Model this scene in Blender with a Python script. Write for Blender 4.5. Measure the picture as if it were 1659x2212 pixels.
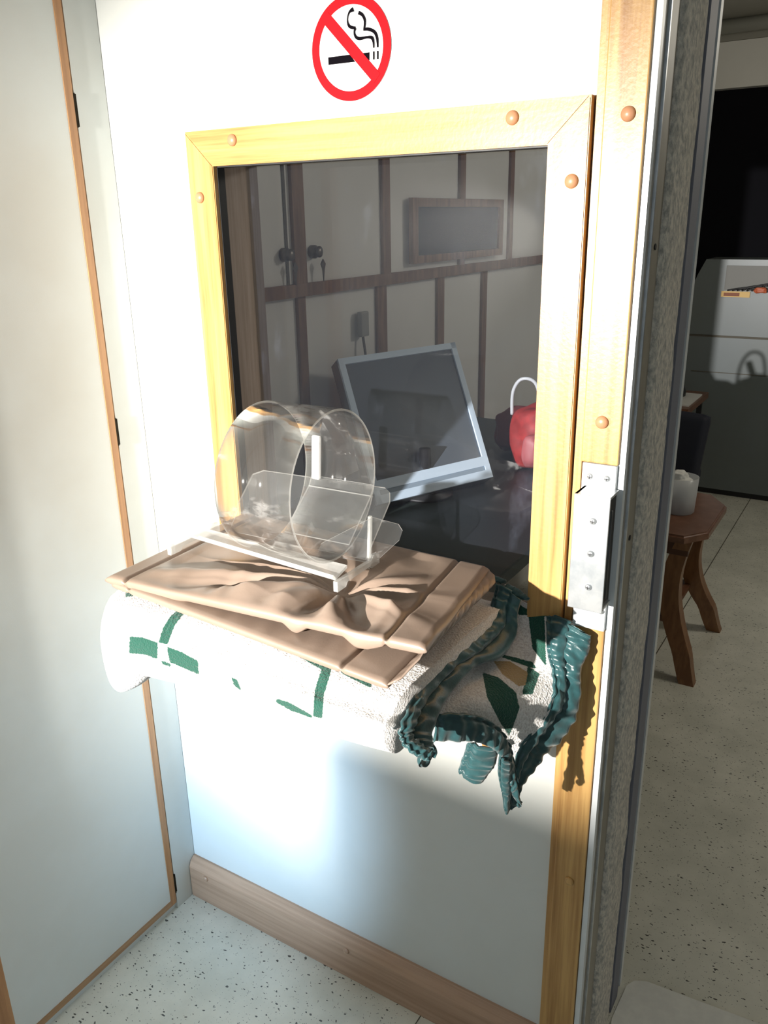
import bpy, bmesh, math, random
from mathutils import Vector, Matrix, noise
random.seed(4)
for o in list(bpy.data.objects): bpy.data.objects.remove(o)
S = bpy.context.scene
COL = S.collection
# ------------------------------------------------------------ camera
RX = Vector((0.851257, 0.524466, -0.017224)); RY = Vector((0.161062, -0.292376, -0.942643)); RZ = Vector((-0.49942, 0.799657, -0.333359))
FPX = 1787.81; CP = Vector((1.05776, -0.92571, 1.27836))
cam = bpy.data.cameras.new('camera'); co = bpy.data.objects.new('camera', cam); COL.objects.link(co)
cam.sensor_fit = 'VERTICAL'; cam.sensor_height = 24; cam.lens = FPX / 2212 * 24; cam.clip_start = .02
m = Matrix((RX, -RY, -RZ)).transposed().to_4x4(); m.translation = CP; co.matrix_world = m
S.camera = co
S.view_settings.view_transform = 'Standard'; S.view_settings.look = 'None'
S.view_settings.gamma = 1; S.view_settings.use_curve_mapping = False; S.view_settings.exposure = 0.0
# ------------------------------------------------------------ daylight and lamps
w = bpy.data.worlds.new('sky'); S.world = w; w.use_nodes = True
w.node_tree.nodes['Background'].inputs[0].default_value = (.77, .89, 1.0, 1); w.node_tree.nodes['Background'].inputs[1].default_value = .52
def spot(name, loc, target, power, ang, blend, col, size):
    l = bpy.data.lights.new(name, 'SPOT'); l.energy = power; l.spot_size = math.radians(ang); l.spot_blend = blend; l.color = col; l.shadow_soft_size = size
    o = bpy.data.objects.new(name, l); COL.objects.link(o); o.location = loc
    o.rotation_euler = (Vector(target) - Vector(loc)).to_track_quat('-Z', 'Y').to_euler(); return o
spot('sun_beam', (.15, -2.3, 1.27), (.37, 0, .98), 800, 40, .9, (1, .95, .87), .016)
spot('low_fill_spot', (.12, -2.3, 1.20), (.15, 0, .36), 440, 20, 1.0, (.50, .74, 1), .03)  # added bluish fill for the lower left wall, no known source
al = bpy.data.lights.new('office_ceiling_light', 'POINT'); al.energy = 17; al.shadow_soft_size = .12; al.color = (1, .93, .8)
ao = bpy.data.objects.new('office_ceiling_light', al); COL.objects.link(ao); ao.location = (1.6, 1.7, 1.80)

def at(u, v, ax, val):
    d = RX * ((u - 829.5) / FPX) + RY * ((v - 1106) / FPX) + RZ
    return CP + d * ((val - CP[ax]) / d[ax])
def Y(u, v, y): return at(u, v, 1, y)

# ------------------------------------------------------------ materials
def mat(name, col, rough=.5, metal=0, spec=.5, vary=0, vscale=(1, 1, 1), vcol=None, detail=4, bump=0, bscale=200, vpos=(.4, .65), sheen=0):
    M = bpy.data.materials.new(name); M.use_nodes = True; N = M.node_tree.nodes; L = M.node_tree.links
    b = N['Principled BSDF']; b.inputs['Base Color'].default_value = (*col, 1); b.inputs['Roughness'].default_value = rough
    b.inputs['Metallic'].default_value = metal; b.inputs['Specular IOR Level'].default_value = spec
    if sheen: b.inputs['Sheen Weight'].default_value = sheen
    tc = N.new('ShaderNodeTexCoord')
    if vcol:
        mp = N.new('ShaderNodeMapping'); mp.inputs['Scale'].default_value = vscale; L.new(tc.outputs['Object'], mp.inputs[0])
        n = N.new('ShaderNodeTexNoise'); n.inputs['Scale'].default_value = 1; n.inputs['Detail'].default_value = detail; n.inputs['Roughness'].default_value = .6
        L.new(mp.outputs[0], n.inputs['Vector']); r = N.new('ShaderNodeValToRGB'); r.color_ramp.elements[0].position = vpos[0]; r.color_ramp.elements[1].position = vpos[1]
        r.color_ramp.elements[0].color = (*vcol, 1); r.color_ramp.elements[1].color = (*col, 1)
        L.new(n.outputs[0], r.inputs[0]); L.new(r.outputs[0], b.inputs['Base Color'])
    if bump:
        n2 = N.new('ShaderNodeTexNoise'); n2.inputs['Scale'].default_value = bscale; n2.inputs['Detail'].default_value = 3; L.new(tc.outputs['Object'], n2.inputs['Vector'])
        bp = N.new('ShaderNodeBump'); bp.inputs['Strength'].default_value = bump; bp.inputs['Distance'].default_value = .002
        L.new(n2.outputs[0], bp.inputs['Height']); L.new(bp.outputs[0], b.inputs['Normal'])
    return M
def oak(name, ax, light=(.60, .36, .13), dark=(.34, .165, .05)):
    s = [95, 95, 95]; s[ax] = 3.2
    return mat(name, light, .38, vcol=dark, vscale=s, detail=5, vpos=(.30, .60), bump=.1)
OZ, OX, OY = oak('oak_upright', 2), oak('oak_level', 0), oak('oak_deep', 1)
BASEW = oak('baseboard_wood', 0, (.50, .32, .215), (.36, .22, .14))
EDGEW = oak('door_edging_wood', 2, (.55, .29, .13), (.38, .18, .075))
EDGEY = oak('door_edging_wood_low', 1, (.46, .27, .14), (.32, .17, .08))
DIMW = mat('office_trim_wood', (.25, .14, .08), .5, vcol=(.17, .09, .05), vscale=(60, 60, 8))
PLUG = mat('wood_plug', (.48, .235, .125), .35)
WALL = mat('white_laminate', (.70, .72, .70), .42, vcol=(.66, .67, .64), vscale=(3, 3, 3), bump=.06, bscale=900)
LAM = mat('cabinet_laminate', (.74, .775, .76), .38, vcol=(.70, .72, .69), vscale=(4, 4, 4), bump=.05, bscale=900)
GREYP = mat('office_panel', (.82, .81, .77), .35, vcol=(.76, .75, .71), vscale=(2, 2, 2))
BLACK = mat('black_rubber', (.012, .012, .014), .5)
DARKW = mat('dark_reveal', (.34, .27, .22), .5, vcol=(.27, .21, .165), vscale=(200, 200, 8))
STEEL = mat('brushed_steel', (.72, .74, .76), .3, metal=.75, vcol=(.50, .54, .58), vscale=(30, 30, 30), vpos=(.35, .6))
JAMB = mat('painted_jamb', (.36, .33, .27), .45, vcol=(.29, .265, .22), vscale=(20, 20, 3))
WHITEM = mat('white_metal_edge', (.75, .78, .8), .3)
BLUEG = mat('blue_grey_rubber', (.19, .20, .25), .6)
PILE = mat('pile_seal', (.86, .80, .70), .95, vcol=(.40, .385, .35), vscale=(200, 200, 110), bump=1.0, bscale=700, vpos=(.35, .62), sheen=.3)
RED = mat('sign_red', (.80, .013, .018), .9, spec=0); SWHITE = mat('sign_white', (.85, .85, .85), .4); SBLK = mat('sign_black', (.006, .005, .007), .9, spec=0)
SATIN = mat('green_satin', (.026, .092, .10), .32, vcol=(.016, .062, .068), vscale=(60, 60, 60), bump=.12, bscale=350, sheen=.3)
VINYL = mat('tan_vinyl', (.30, .225, .18), .34, vcol=(.27, .20, .155), vscale=(5, 5, 5), bump=.04, bscale=600)
SEAMM = mat('tan_vinyl_seam', (.20, .12, .08), .45)
HINGE = mat('bronze_hinge', (.018, .014, .008), .8, spec=.1)
TABLEW = mat('red_brown_table', (.21, .10, .06), .3, vcol=(.15, .065, .035), vscale=(25, 25, 25))
NAVY = mat('navy_fabric', (.012, .015, .03), .7); MACH = mat('grey_plastic', (.15, .175, .185), .35, vcol=(.14, .16, .16), vscale=(2, 2, 2))
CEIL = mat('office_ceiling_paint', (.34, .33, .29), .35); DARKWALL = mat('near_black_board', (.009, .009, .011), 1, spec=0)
PAPER = mat('white_paper', (.7, .7, .68), .6); DESKM = mat('dark_desk', (.035, .05, .045), .5)
MON = mat('monitor_silver', (.66, .80, .95), .35); SCR = mat('monitor_screen', (.09, .11, .14), .22)
REDF = mat('red_fabric', (.42, .03, .03), .6, vcol=(.25, .02, .02), vscale=(30, 30, 30)); TISS = mat('white_wadding', (.8, .8, .78), .9, bump=.6, bscale=120)
YEL = mat('yellow_tag', (.62, .40, .12), .5); BROWNINK = mat('brown_ink', (.22, .07, .03), .6); ORNG = mat('orange_plastic', (.45, .10, .04), .5)
BRASS = mat('tarnished_metal', (.16, .14, .12), .35, metal=.7); BLUEB = mat('dark_blue_board', (.022, .03, .045), .8, spec=.1)
GROOVE = mat('dark_joint', (.10, .09, .07), .7); WHITEP = mat('white_tape', (.9, .9, .9), .5)

def floor_mat(name, c1, c2, fleck):
    M = mat(name, c1, .3, vcol=c2, vscale=(9, 9, 9), vpos=(.35, .7)); N = M.node_tree.nodes; L = M.node_tree.links; b = N['Principled BSDF']
    src = b.inputs['Base Color'].links[0].from_socket; tc = [n for n in N if n.type == 'TEX_COORD'][0]; last = src
    for sc, th, colr, st in ((95, .115, fleck, (1, 1.7, 1)), (210, .10, tuple(x * 1.6 for x in fleck), (1, 1, 1))):
        mp = N.new('ShaderNodeMapping'); mp.inputs['Scale'].default_value = st; L.new(tc.outputs['Object'], mp.inputs[0])
        nn = N.new('ShaderNodeTexNoise'); nn.inputs['Scale'].default_value = sc * .9; L.new(mp.outputs[0], nn.inputs[0])
        mx = N.new('ShaderNodeMix'); mx.data_type = 'VECTOR'; mx.inputs[0].default_value = .012; L.new(mp.outputs[0], mx.inputs[4]); L.new(nn.outputs['Color'], mx.inputs[5])
        v = N.new('ShaderNodeTexVoronoi'); v.inputs['Scale'].default_value = sc; L.new(mx.outputs[1], v.inputs['Vector'])
        sep = N.new('ShaderNodeSeparateColor'); L.new(v.outputs['Color'], sep.inputs[0])
        pick = N.new('ShaderNodeMath'); pick.operation = 'LESS_THAN'; pick.inputs[1].default_value = .75; L.new(sep.outputs[0], pick.inputs[0])
        siz = N.new('ShaderNodeMath'); siz.operation = 'MULTIPLY'; siz.inputs[1].default_value = th * 2.4; L.new(sep.outputs[1], siz.inputs[0])
        lt = N.new('ShaderNodeMath'); lt.operation = 'LESS_THAN'; L.new(v.outputs['Distance'], lt.inputs[0]); L.new(siz.outputs[0], lt.inputs[1])
        mul = N.new('ShaderNodeMath'); mul.operation = 'MULTIPLY'; L.new(lt.outputs[0], mul.inputs[0]); L.new(pick.outputs[0], mul.inputs[1])
        fm = N.new('ShaderNodeMix'); fm.data_type = 'RGBA'; L.new(mul.outputs[0], fm.inputs[0]); L.new(last, fm.inputs[6]); fm.inputs[7].default_value = (*colr, 1); last = fm.outputs[2]
    L.new(last, b.inputs['Base Color']); return M
FLOOR = floor_mat('speckled_vinyl', (.82, .81, .72), (.66, .66, .58), (.09, .09, .08))

def clear(name, rough, haze, hazecol, scratch, tint=(1, 1, 1), ior=1.45, hscale=(8, 8, 8)):
    M = bpy.data.materials.new(name); M.use_nodes = True; N = M.node_tree.nodes; L = M.node_tree.links
    N.remove(N['Principled BSDF']); out = [n for n in N if n.type == 'OUTPUT_MATERIAL'][0]
    t = N.new('ShaderNodeBsdfTransparent'); t.inputs[0].default_value = (*tint, 1)
    g = N.new('ShaderNodeBsdfGlossy'); g.inputs['Roughness'].default_value = rough
    fr = N.new('ShaderNodeFresnel'); ge = N.new('ShaderNodeNewGeometry'); im = N.new('ShaderNodeMix'); im.inputs[2].default_value = ior; im.inputs[3].default_value = 1 / ior
    L.new(ge.outputs['Backfacing'], im.inputs[0]); L.new(im.outputs[0], fr.inputs[0])
    m1 = N.new('ShaderNodeMixShader'); L.new(fr.outputs[0], m1.inputs[0]); L.new(t.outputs[0], m1.inputs[1]); L.new(g.outputs[0], m1.inputs[2])
    d = N.new('ShaderNodeBsdfDiffuse'); d.inputs[0].default_value = (*hazecol, 1)
    tl = N.new('ShaderNodeBsdfTranslucent'); tl.inputs[0].default_value = (*hazecol, 1); ds = N.new('ShaderNodeMixShader'); L.new(d.outputs[0], ds.inputs[1]); L.new(tl.outputs[0], ds.inputs[2])
    tc = N.new('ShaderNodeTexCoord'); mp = N.new('ShaderNodeMapping'); mp.inputs['Scale'].default_value = hscale; L.new(tc.outputs['Object'], mp.inputs[0])
    n = N.new('ShaderNodeTexNoise'); n.inputs['Scale'].default_value = 1; n.inputs['Detail'].default_value = 6; n.inputs['Roughness'].default_value = .65; L.new(mp.outputs[0], n.inputs[0])
    mr = N.new('ShaderNodeMapRange'); mr.inputs[1].default_value = scratch[0]; mr.inputs[2].default_value = scratch[1]; mr.inputs[3].default_value = haze; mr.inputs[4].default_value = scratch[2]
    L.new(n.outputs[0], mr.inputs[0]); m2 = N.new('ShaderNodeMixShader'); L.new(mr.outputs[0], m2.inputs[0]); L.new(m1.outputs[0], m2.inputs[1]); L.new(ds.outputs[0], m2.inputs[2])
    L.new(m2.outputs[0], out.inputs[0]); return M
PANE = clear('window_glass', .01, .010, (.65, .75, 1), (.55, .8, .07), tint=(.95, .96, .98), ior=1.3, hscale=(9, 9, 4))
ACR = clear('clear_acrylic', .05, .03, (.95, .95, .95), (.60, .80, .5), tint=(.98, .975, .965), hscale=(14, 30, 30))
ACE = clear('acrylic_edge_and_glare', .1, .42, (.95, .96, .95), (.5, .8, .75))
ACP = clear('acrylic_plate', .06, .05, (.9, .93, .95), (.6, .85, .35), tint=(.97, .97, .97))
JARM = clear('frosted_jar', .2, .5, (.9, .93, .97), (.4, .8, .5))

# ------------------------------------------------------------ object helpers
ORG = {}
def tag(o, label=None, cat=None, group=None, kind=None):
    if label: o['label'] = label
    if cat: o['category'] = cat
    if group: o['group'] = group
    if kind: o['kind'] = kind
    return o
def thing(name, loc, label=None, cat=None, group=None, kind=None):
    o = bpy.data.objects.new(name, None); COL.objects.link(o); o.location = loc; o.empty_display_size = .02; ORG[o.name] = Vector(loc); return tag(o, label, cat, group, kind)
def obj(name, bm, mats, parent=None, smooth=False, origin=None, label=None):
    me = bpy.data.meshes.new(name)
    org = ORG[parent.name] if parent else (Vector(origin) if origin else None)
    if org is None:
        vs = [v.co for v in bm.verts]; org = Vector((sum(v.x for v in vs) / len(vs), sum(v.y for v in vs) / len(vs), min(v.z for v in vs)))
    bmesh.ops.translate(bm, vec=-org, verts=bm.verts)
    for f in bm.faces: f.smooth = smooth
    bm.normal_update(); bm.to_mesh(me); bm.free()
    for x in (mats if isinstance(mats, (list, tuple)) else [mats]): me.materials.append(x)
    o = bpy.data.objects.new(name, me); COL.objects.link(o)
    if parent: o.parent = parent
    else: o.location = org
    ORG[o.name] = org
    if label: o['label'] = label
    return o
def B(): return bmesh.new()
def addbox(bm, x0, x1, y0, y1, z0, z1, bev=0, M=None, mi=0):
    t = bmesh.new(); bmesh.ops.create_cube(t, size=1)
    for v in t.verts: v.co = Vector(((x0 + x1) / 2 + v.co.x * (x1 - x0), (y0 + y1) / 2 + v.co.y * (y1 - y0), (z0 + z1) / 2 + v.co.z * (z1 - z0)))
    if bev: bmesh.ops.bevel(t, geom=t.edges[:], offset=bev, segments=2, affect='EDGES', profile=.6)
    if M: bmesh.ops.transform(t, matrix=M, verts=t.verts)
    merge(bm, t, mi); return bm
def merge(bm, t, mi=0):
    mp = {v: bm.verts.new(v.co) for v in t.verts}
    for f in t.faces:
        try: nf = bm.faces.new([mp[v] for v in f.verts]); nf.material_index = mi
        except ValueError: pass
    t.free()
def box(x0, x1, y0, y1, z0, z1, bev=0): return addbox(B(), x0, x1, y0, y1, z0, z1, bev)
def prism(bm, pts, d, mi=0):          # polygon extruded along vector d
    d = Vector(d); a = [bm.verts.new(Vector(p)) for p in pts]; b = [bm.verts.new(Vector(p) + d) for p in pts]; n = len(pts)
    bm.faces.new(a).material_index = mi; bm.faces.new(b[::-1]).material_index = mi
    for i in range(n): bm.faces.new([a[i], b[i], b[(i + 1) % n], a[(i + 1) % n]]).material_index = mi if mi else 0
    bmesh.ops.recalc_face_normals(bm, faces=bm.faces[:]); return bm
def lathe(bm, prof, c, axis='z', n=32, mi=0):
    rings = []
    for r, h in prof:
        ring = []
        for i in range(n):
            a = 2 * math.pi * i / n; p = (r * math.cos(a), r * math.sin(a), h)
            if axis == 'y': p = (p[0], h, p[1])
            if axis == 'x': p = (h, p[0], p[1])
            ring.append(bm.verts.new(Vector(c) + Vector(p)))
        rings.append(ring)
    for a, b in zip(rings, rings[1:]):
        for i in range(n): bm.faces.new([a[i], a[(i + 1) % n], b[(i + 1) % n], b[i]]).material_index = mi
    bm.faces.new(rings[0]).material_index = mi; bm.faces.new(rings[-1][::-1]).material_index = mi
    bmesh.ops.recalc_face_normals(bm, faces=bm.faces[:]); return bm
def tube(bm, pts, r, n=10, closed=False):
    pts = [Vector(p) for p in pts]; rings = []; N = len(pts); up = Vector((.13, .27, .95))
    for i, p in enumerate(pts):
        t = (pts[(i + 1) % N] - pts[i - 1]) if closed else (pts[min(i + 1, N - 1)] - pts[max(i - 1, 0)]); t.normalize()
        a = t.cross(up).normalized(); b = t.cross(a); rr = r[i] if isinstance(r, (list, tuple)) else r
        rings.append([bm.verts.new(p + (a * math.cos(k * 2 * math.pi / n) + b * math.sin(k * 2 * math.pi / n)) * rr) for k in range(n)])
    for i in range(N if closed else N - 1):
        A, Bq = rings[i], rings[(i + 1) % N]
        for k in range(n): bm.faces.new([A[k], A[(k + 1) % n], Bq[(k + 1) % n], Bq[k]])
    if not closed: bm.faces.new(rings[0]); bm.faces.new(rings[-1][::-1])
    bmesh.ops.recalc_face_normals(bm, faces=bm.faces[:]); return bm
def cr(P, n):          # Catmull-Rom through points, n samples
    P = [Vector(p) for p in P]; out = []; K = len(P) - 1
    for i in range(n):
        s = i / (n - 1) * K; k = min(int(s), K - 1); t = s - k
        a, b, c, d = P[max(k - 1, 0)], P[k], P[k + 1], P[min(k + 2, K)]
        out.append(.5 * ((2 * b) + (c - a) * t + (2 * a - 5 * b + 4 * c - d) * t * t + (3 * b - a - 3 * c + d) * t ** 3))
    return out
def gridmesh(G, closed=False):
    bm = B(); V = [[bm.verts.new(p) for p in row] for row in G]; n = len(G[0])
    for i in range(len(G) - 1):
        for j in range(n if closed else n - 1): bm.faces.new([V[i][j], V[i][(j + 1) % n], V[i + 1][(j + 1) % n], V[i + 1][j]])
    return bm
def solid(o, th, off=-1):
    md = o.modifiers.new('thickness', 'SOLIDIFY'); md.thickness = th; md.offset = off; return o
def struct(name, bm, m, parent=None, smooth=False):
    o = obj(name, bm, m, parent, smooth)
    if not parent: o['kind'] = 'structure'
    return o

# ------------------------------------------------------------ room shell
PT = .08                                   # partition thickness
YB = -2.6                                  # vestibule opening behind the camera
b = B(); CUT = (.222, .706, .765, 1.356)
addbox(b, -.06, CUT[0], 0, PT, 0, 2.15); addbox(b, CUT[0], CUT[1], 0, PT, 0, CUT[2]); addbox(b, CUT[0], CUT[1], 0, PT, CUT[3], 2.15)
addbox(b, CUT[1], .757, 0, PT, 0, 2.15)
struct('wall_back', b, WALL)
struct('wall_left', box(-.10, -.002, YB, 3.4, 0, 2.15), WALL)
struct('wall_right', box(1.95, 2.0, YB, 0, 0, 2.15), WALL)
struct('ceiling', box(-.1, 2.0, YB, 0, 2.15, 2.2), WALL)
struct('floor', box(-.3, 3.2, YB, 3.6, -.05, 0), FLOOR)
b = box(1.62, 1.95, -.0, PT, 0, 2.15); addbox(b, .757, 1.62, 0, PT, 2.02, 2.15); struct('wall_back_right', b, WALL)
g = box(.545, .5465, -1.2, 0, 0, .0006); struct('trim_floor_seam', g, GROOVE)
g = box(.566, .569, .1, 3.3, 0, .0006); struct('trim_office_floor_seam', g, GROOVE)
# office shell
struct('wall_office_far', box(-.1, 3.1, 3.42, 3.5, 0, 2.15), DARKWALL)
struct('wall_office_far_top', box(0, 3.0, 3.36, 3.42, 1.80, 1.985), GREYP)
struct('trim_office_cornice', box(0, 3.0, 3.35, 3.42, 1.986, 2.06), CEIL)
struct('wall_office_right', box(3.0, 3.1, 0, 3.42, 0, 2.15), GREYP)
struct('wall_office_near', box(1.95, 3.0, 0, PT, 0, 2.15), GREYP)
struct('ceiling_office', box(-.1, 3.1, .0, 3.5, 2.15, 2.2), CEIL)
b = box(0, 3.0, 2.4, 3.42, 2.06, 2.15); struct('trim_office_ceiling_panel', b, CEIL)
b = tube(B(), [(0, 3.30, 2.035), (3.0, 3.30, 2.035)], .03, 16); struct('trim_office_ceiling_cove', b, mat('cove_paint', (.45, .45, .41), .25), smooth=True)

# ------------------------------------------------------------ tall cabinet on the left wall
tc = thing('tall_cabinet', (0, -.25, 0), 'tall white laminate cabinet in the left corner, door edged in thin orange wood', 'cabinet')
obj('face_frame', box(-.002, .018, -.058, -.001, 0, 2.1), LAM, tc)
dr = obj('cabinet_door', box(-.002, .019, -.412, -.074, .030, 2.05), LAM, tc)
b = box(-.002, .020, -.0745, -.0615, .018, 2.06); obj('edging_strip', b, EDGEW, tc)
b = box(-.002, .020, -.4255, -.4125, .018, 2.06); obj('edging_strip', b, EDGEW, tc)
b = box(-.002, .020, -.4125, -.0745, .018, .0315); obj('edging_strip', b, EDGEY, tc)
obj('kick_strip', box(-.002, .012, -.427, -.001, 0, .016), LAM, tc)
for z in (1.43, .967, .545, .062):
    b = tube(B(), [(.0185, -.0597, z - .022), (.0185, -.0597, z + .022)], .0022, 12); addbox(b, .0175, .0195, -.060, -.056, z - .021, z + .021); obj('hinge', b, HINGE, tc)
sc = thing('narrow_cabinet', (0, -.8, 0), 'white cabinet at the lower left edge, beside the tall cabinet door', 'cabinet')
obj('edging_strip', box(-.002, .030, -.452, -.428, .0, 2.06), EDGEW, sc); obj('cabinet_door', box(-.002, .022, -1.2, -.453, .03, 2.05), LAM, sc)

# ------------------------------------------------------------ baseboard
bb = thing('baseboard_back', (.38, 0, 0), kind='structure')
b = prism(B(), [(.019, 0, 0), (.019, -.018, 0), (.019, -.018, .070), (.019, -.013, .082), (.019, -.004, .089), (.019, 0, .089)], (.738, 0, 0)); obj('board', b, BASEW, bb)
def plug(parent, c, r=.0075, mt=PLUG, name='screw_plug', dirn=(0, -1, 0)):
    prof = [(r, 0), (r * .97, r * .25), (r * .75, r * .5), (r * .4, r * .66), (r * .05, r * .7)]
    b = B(); lathe(b, prof, (0, 0, 0), n=24)
    q = Vector((0, 0, 1)).rotation_difference(Vector(dirn)); bmesh.ops.transform(b, matrix=Matrix.Translation(c) @ q.to_matrix().to_4x4(), verts=b.verts)
    return obj(name, b, mt, parent, True)
for x in (.062, .396): plug(bb, (x, -.0178, .061), .006, BASEW)

# ------------------------------------------------------------ window
wn = thing('window_1', (.463, 0, .765), kind='structure')
FO = (.180, .748, .745, 1.395); FI = (.2265, .703, .790, 1.350); fy = -.016
def fb(p, q, r_, s, m_):
    b = B(); pts = [(p[0], fy, p[1]), (q[0], fy, q[1]), (r_[0], fy, r_[1]), (s[0], fy, s[1])]; prism(b, pts, (0, -fy - .0004, 0))
    ed = [e for e in b.edges if all(abs(v.co.y - fy) < 1e-5 for v in e.verts)]; bmesh.ops.bevel(b, geom=ed, offset=.0012, segments=2, affect='EDGES')
    obj('frame_board', b, m_, wn)
fb((FO[0], FO[3]), (FO[1], FO[3]), (FI[1], FI[3]), (FI[0], FI[3]), OX); fb((FO[0], FO[2]), (FO[0], FO[3]), (FI[0], FI[3]), (FI[0], FI[2]), OZ)
fb((FO[1], FO[3]), (FO[1], FO[2]), (FI[1], FI[2]), (FI[1], FI[3]), OZ); fb((FO[1], FO[2]), (FO[0], FO[2]), (FI[0], FI[2]), (FI[1], FI[2]), OX)
for c in ((.195, 1.308), (.261, 1.377), (.658, 1.376), (.728, 1.310)): plug(wn, (c[0] + .004, fy, c[1] + .003))
g1 = .055
b = B()
for x0, x1, z0, z1 in ((.2235, .2275, .79, 1.35), (.7015, .7045, .79, 1.35), (.2235, .7045, 1.3485, 1.354), (.2235, .7045, .785, .791)): addbox(b, x0, x1, -.008, .006, z0, z1)
obj('gasket', b, BLACK, wn)
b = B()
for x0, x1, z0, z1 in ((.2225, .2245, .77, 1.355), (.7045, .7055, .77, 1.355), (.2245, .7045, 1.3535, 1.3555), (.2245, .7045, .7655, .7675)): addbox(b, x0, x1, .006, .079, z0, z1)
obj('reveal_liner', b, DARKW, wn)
obj('pane', box(.2245, .7045, g1, g1 + .0005, .7675, 1.3535), PANE, wn)

# ------------------------------------------------------------ door frame at the right
dj = thing('door_1', (.80, 0, 0), kind='structure')
obj('inner_bead', box(.7575, .7605, -.010, 0.0, .0, 2.1), OZ, dj)
b = box(.7500, .7572, -.006, -.0004, .09, 2.1); obj('edge_strip', b, OZ, dj)
b = box(.7610, .8045, -.015, 0, .996 + .012, 2.1, .0015); obj('casing_upper', b, OZ, dj)
b = box(.7600, .8035, -.013, 0, 0, .797, .0015); obj('casing_lower', b, OZ, dj)
for c in ((.787, 1.374), (.783, 1.057)): plug(dj, (c[0], -.015, c[1]))
plug(dj, (.783, -.013, .400), .0065, OZ)
JX = .812
obj('steel_flange', box(.8045, JX - .0002, -.010, .004, 0, 2.1), WHITEM, dj)
JX = .812
obj('jamb_core', box(.757, JX - .0015, .001, .225, 0, 2.1), JAMB, dj)
obj('jamb_channel', box(JX - .0015, JX, .0, .052, 0, 2.1), JAMB, dj)
obj('channel_lip', box(JX, JX + .003, .008, .011, 0, 2.1), STEEL, dj)
b = B(); G = []
for k in range(260):
    z = 2.08 * k / 259; row = []
    for j in range(17):
        a = math.pi * j / 16; yy = .103 - .048 * math.cos(a); xx = JX - .001 + (.011 + .003 * noise.noise(Vector((j * .4, z * 14, 3))) + .0012 * noise.noise(Vector((j * 1.7, z * 90, 1)))) * (math.sin(a) ** .6)
        yy += .0025 * noise.noise(Vector((0, z * 6, 9)))
        row.append(Vector((xx, yy, z)))
    G.append(row)
obj('pile_seal', gridmesh(G), PILE, dj, True)
obj('rubber_strip', box(JX - .001, JX + .008, .153, .190, 0, 2.1), BLUEG, dj)
obj('rubber_gap', box(JX - .001, JX + .002, .190, .212, 0, 2.1), BLACK, dj)
obj('far_edge', box(JX - .001, JX + .006, .212, .225, 0, 2.1), WHITEM, dj)
for z in (1.245, .905): obj('jamb_screw_hole', lathe(B(), [(.0035, 0), (.0035, .0012), (.002, .0014)], (JX, .035, z), 'x', 12), BLACK, dj)
# keeper box
kb = thing('door_latch_keeper', (.79, 0, .80), 'brushed metal latch keeper box screwed onto the right door casing', 'latch')
obj('mounting_plate', box(.7640, .8040, -.0165, -.001, .797, 1.0075, .001), WHITEM, kb)
b = B(); x0, x1, y0, y1, z0, z1 = .768, .8105, -.052, -.016, .838, .980
addbox(b, x0, x1 - .0005, y0, y0 + .003, z0, z1, .0008)
addbox(b, x0, x0 + .003, y0 + .003, y1, z0, z1); addbox(b, x0, x1 - .002, y0 + .003, y1, z1 - .003, z1); addbox(b, x0, x1 - .002, y0 + .003, y1, z0, z0 + .003)
obj('steel_cover', b, STEEL, kb)
obj('black_slot', box(x0 + .004, x1 - .004, y0 + .004, y1 - .001, z0 + .004, z1 - .004), BLACK, kb); obj('roller_bar', tube(B(), [(x1 - .005, -.033, z0 + .012), (x1 - .005, -.033, z1 - .02)], .0028), mat('dull_grey_bar', (.10, .11, .12), .3, .6), kb, True)
for x, y, z in ((.792, y0, .951), (.792, y0, .911), (.792, y0, .869), (.781, -.0165, .826), (.799, -.0165, .824), (.774, -.0165, .992), (.794, -.0165, .992)):
    s = plug(kb, (x, y, z), .0042, STEEL, 'screw'); b = B(); addbox(b, x - .0022, x + .0022, y - .0032, y - .0024, z - .0004, z + .0004); addbox(b, x - .0004, x + .0004, y - .0032, y - .0024, z - .0022, z + .0022); obj('cross_recess', b, BLACK, s)

# ------------------------------------------------------------ no smoking sign
SC = Vector((.4455, 0, 1.470))
sg = thing('no_smoking_sign', SC, 'round red and white no smoking sticker on the white wall above the window', 'sign')
def sgp(cx, cy, y=-.0016): return Y(600 + cx * .1808, cy * .1808, y)
obj('backing', lathe(B(), [(.056, -.0003), (.056, -.0010)], SC, 'y', 96), SWHITE, sg)
b = B(); N = 120; ri, ro = .0455, .0562
for k in range(N):
    a0, a1 = 2 * math.pi * k / N, 2 * math.pi * (k + 1) / N
    prism(b, [SC + Vector((r_ * math.cos(a), -.0016, r_ * math.sin(a))) for r_, a in ((ri, a0), (ro, a0), (ro, a1), (ri, a1))], (0, .0006, 0))
e = [sgp(*p, -.0021) for p in ((633, 186), (566, 305), (1110, 950), (1185, 835))]
d1 = (e[3] - e[0]).normalized() * .006
prism(b, [e[0] - d1, e[1] - d1, e[2] + d1, e[3] + d1], (0, .0006, 0)); obj('red_ring_and_bar', b, RED, sg)
b = B()
for P in (((602, 686), (860, 652), (925, 738), (605, 776)), ((1012, 634), (1096, 624), (1096, 718), (1080, 718))): prism(b, [sgp(*p, -.0014) for p in P], (0, .0004, 0))
obj('cigarette', b, SBLK, sg)
def stroke(bm, pts, wd, n=40):
    P = cr([sgp(*p, -.0024) for p in pts], n); W = cr([(w_, 0, 0) for w_ in wd], n); G = []
    for i, p in enumerate(P):
        t = (P[min(i + 1, n - 1)] - P[max(i - 1, 0)]).normalized(); s = t.cross(Vector((0, 1, 0))) * W[i].x * .0010
        G.append([p - s, p + s])
    merge(bm, gridmesh(G))
b = B()
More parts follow.
